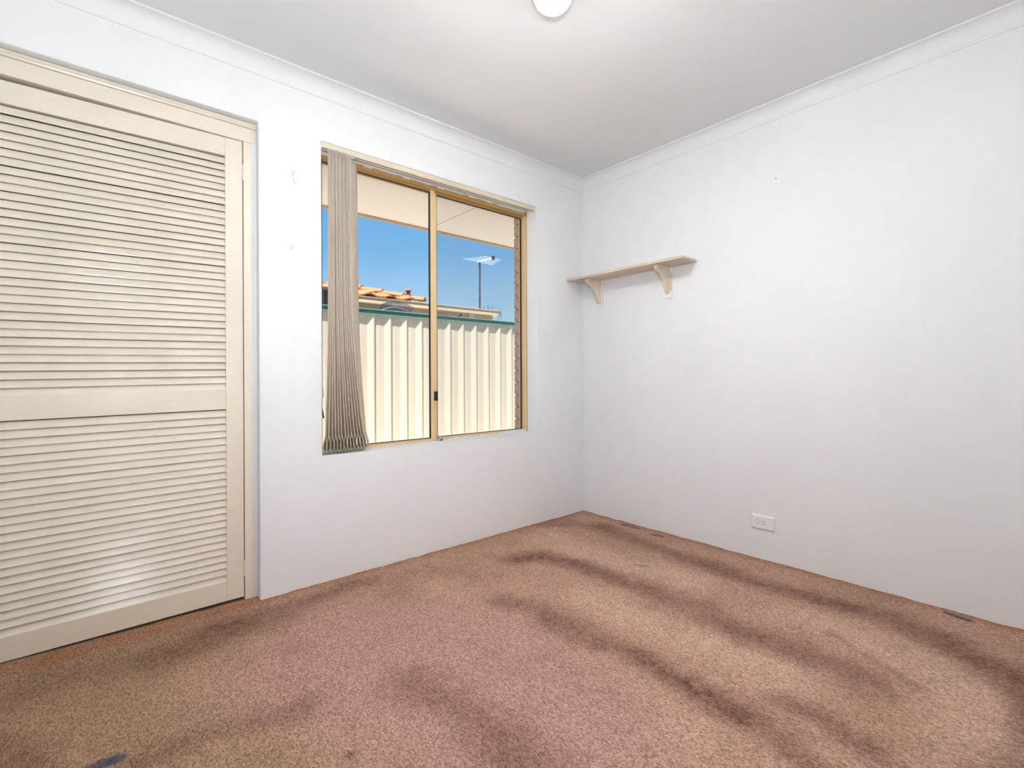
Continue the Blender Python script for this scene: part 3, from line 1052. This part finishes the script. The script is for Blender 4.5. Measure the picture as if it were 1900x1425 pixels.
fl = empty('roof_flue', (0.628, NY + 0.16, 2.085))
tag(fl, 'short rusty flue pipe with flat cap on the terracotta roof', 'flue')
MB().lathe([(0.0001, -0.05), (0.045, -0.05), (0.040, 0.012), (0.031, 0.052), (0.0001, 0.052)], (0, 0, 0), 16).build('flashing', TERRA, fl)
MB().lathe([(0.0001, 0.03), (0.030, 0.03), (0.030, 0.108), (0.0001, 0.108)], (0, 0, 0), 16).build('pipe', RUST, fl)
MB().lathe([(0.0001, 0.106), (0.058, 0.108), (0.058, 0.114), (0.03, 0.126), (0.0001, 0.130)], (0, 0, 0), 16).build('cap', TERRA, fl)

an = empty('tv_antenna', (2.815, 5.0, 2.0005))
tag(an, 'white television antenna on a dark mast against the sky', 'antenna')
MB().tube([(0, 0, -2.2), (0.0, 0, 0.6), (0.006, 0, 1.15)], 0.017, 8).build('mast', DSTEEL, an)
MB().lathe([(0.0001, 0), (0.08, 0), (0.08, 0.01), (0.03, 0.02), (0.0001, 0.02)], (0, 0, -2.2), 12).build('foot_plate', DSTEEL, an)
MB().tube([(-0.02, -0.02, 1.16), (-0.035, -0.01, 1.08), (0.0, -0.02, 0.95)], 0.005, 6).build('cable', BLACK, an)
B0, B1 = Vector((-0.02, 0.03, 1.155)), Vector((0.01, -0.40, 1.155))
bd = (B1 - B0).normalized()
eb = Vector((bd.y, -bd.x, 0)).normalized()
ev_ = Vector((1.0, 0.06, 0.0)).normalized()
MB().tube([B0, B1], 0.013, 6).build('boom', ALU, an)
for k in range(6):
    c = B0 + (B1 - B0) * (0.04 + 0.92 * k / 5)
    L_ = 0.36 - 0.03 * k
    q = MB().tube([c - ev_ * L_, c + ev_ * L_], 0.0038, 5)
    q.build('element', ALU, an)
MB().box(B1.x - 0.025, B1.x + 0.025, B1.y - 0.02, B1.y + 0.02, B1.z - 0.035, B1.z + 0.035).build('balun_box', BLACK, an, 0.004)

rk = empty('leaf_rake', (0.28, NY - 0.14, -0.2))
tag(rk, 'steel fan leaf rake standing tines up behind the fence', 'rake')
hub = Vector((0, 0.0, 1.70))
NT = 23
for k in range(NT):
    a = math.radians(-31 + 62 * k / (NT - 1))
    d = Vector((math.sin(a), 0, math.cos(a)))
    p = [hub + d * 0.06, hub + d * 0.36, hub + d * 0.445 + Vector((0, -0.006, 0)), hub + d * 0.47 + Vector((0, -0.045, 0))]
    MB().tube(p, 0.0070, 5).build('tine', RAKEM, rk)
bn = MB()
bn.tube([hub + Vector((math.sin(math.radians(q)), 0, math.cos(math.radians(q)))) * 0.395 + Vector((0, -0.008, 0)) for q in range(-32, 33, 4)], 0.007, 6)
bn.build('brace_band', GALV, rk)
MB().tube([hub + Vector((0, 0, 0.08)), hub, Vector((0, 0.06, 0.0))], 0.014, 8).build('handle', WOOD, rk)

tl_ = empty('tool_handle', (1.1, NY - 0.1, -0.2))
tag(tl_, 'dark tool grip poking up just above the fence capping', 'garden tool')
MB().tube([(0, 0, 0.0), (0.10, 0, 1.95)], 0.013, 8).build('shaft', WOOD, tl_)
MB().tube([(0.09, 0, 1.945), (0.19, 0, 2.055), (0.255, 0, 2.088)], 0.021, 8).build('grip', BLACK, tl_)

tw_ = empty('gutter_weed', (2.08, NY + 0.04, 2.0))
tag(tw_, 'dry spindly weed sprouting at the end of the patio gutter', 'weed')
rr = random.Random(5)
for k in range(16):
    x = rr.uniform(0.05, 0.075) if k < 9 else rr.uniform(-0.28, 0.04)
    h_ = rr.uniform(0.03, 0.09) if k >= 9 else rr.uniform(-0.14, 0.05)
    sx = rr.uniform(-0.03, 0.09)
    q = MB().tube([(x, 0, 0.015), (x + sx * .5, rr.uniform(-.05, 0), 0.02 + max(h_, 0) * .6 - (0.02 if h_ < 0 else 0)), (x + sx, rr.uniform(-.05, 0), 0.015 + h_)], [0.003, 0.0025, 0.0015], 5)
    q.build('stem', TWIG, tw_)

sd_ = empty('garden_shed', (-1.75, 2.62, -0.2))
tag(sd_, 'dark grey steel garden shed glimpsed left of the blind', 'shed')
x0, x1 = -1.3, 1.0 - 0.04
pts = []
k = 0
x = x0
while x < x1:
    pts += [(x, 0.0), (x + 0.04, 0.0), (x + 0.05, -0.012), (x + 0.08, -0.012)]
    x += 0.09
MB().loft([[(a, d, z) for a, d in pts] + [(pts[-1][0], 0.5, z), (x0, 0.5, z)] for z in (0, 2.06)]).build('wall_sheet', SHED, sd_)
MB().poly([(x0 - 0.05, -0.08, 2.06), (x1 + 0.05, -0.08, 2.06), (x1 + 0.05, 0.55, 2.15), (x0 - 0.05, 0.55, 2.15), (x0 - 0.05, -0.08, 2.09), (x1 + 0.05, -0.08, 2.09), (x1 + 0.05, 0.55, 2.18), (x0 - 0.05, 0.55, 2.18)],
          [(0, 3, 2, 1), (4, 5, 6, 7), (0, 1, 5, 4), (1, 2, 6, 5), (2, 3, 7, 6), (3, 0, 4, 7)]).build('roof', SHED, sd_)
MB().box(x0, x1, -0.03, -0.012, 1.80, 1.83).build('shed_trim', GALV, sd_)
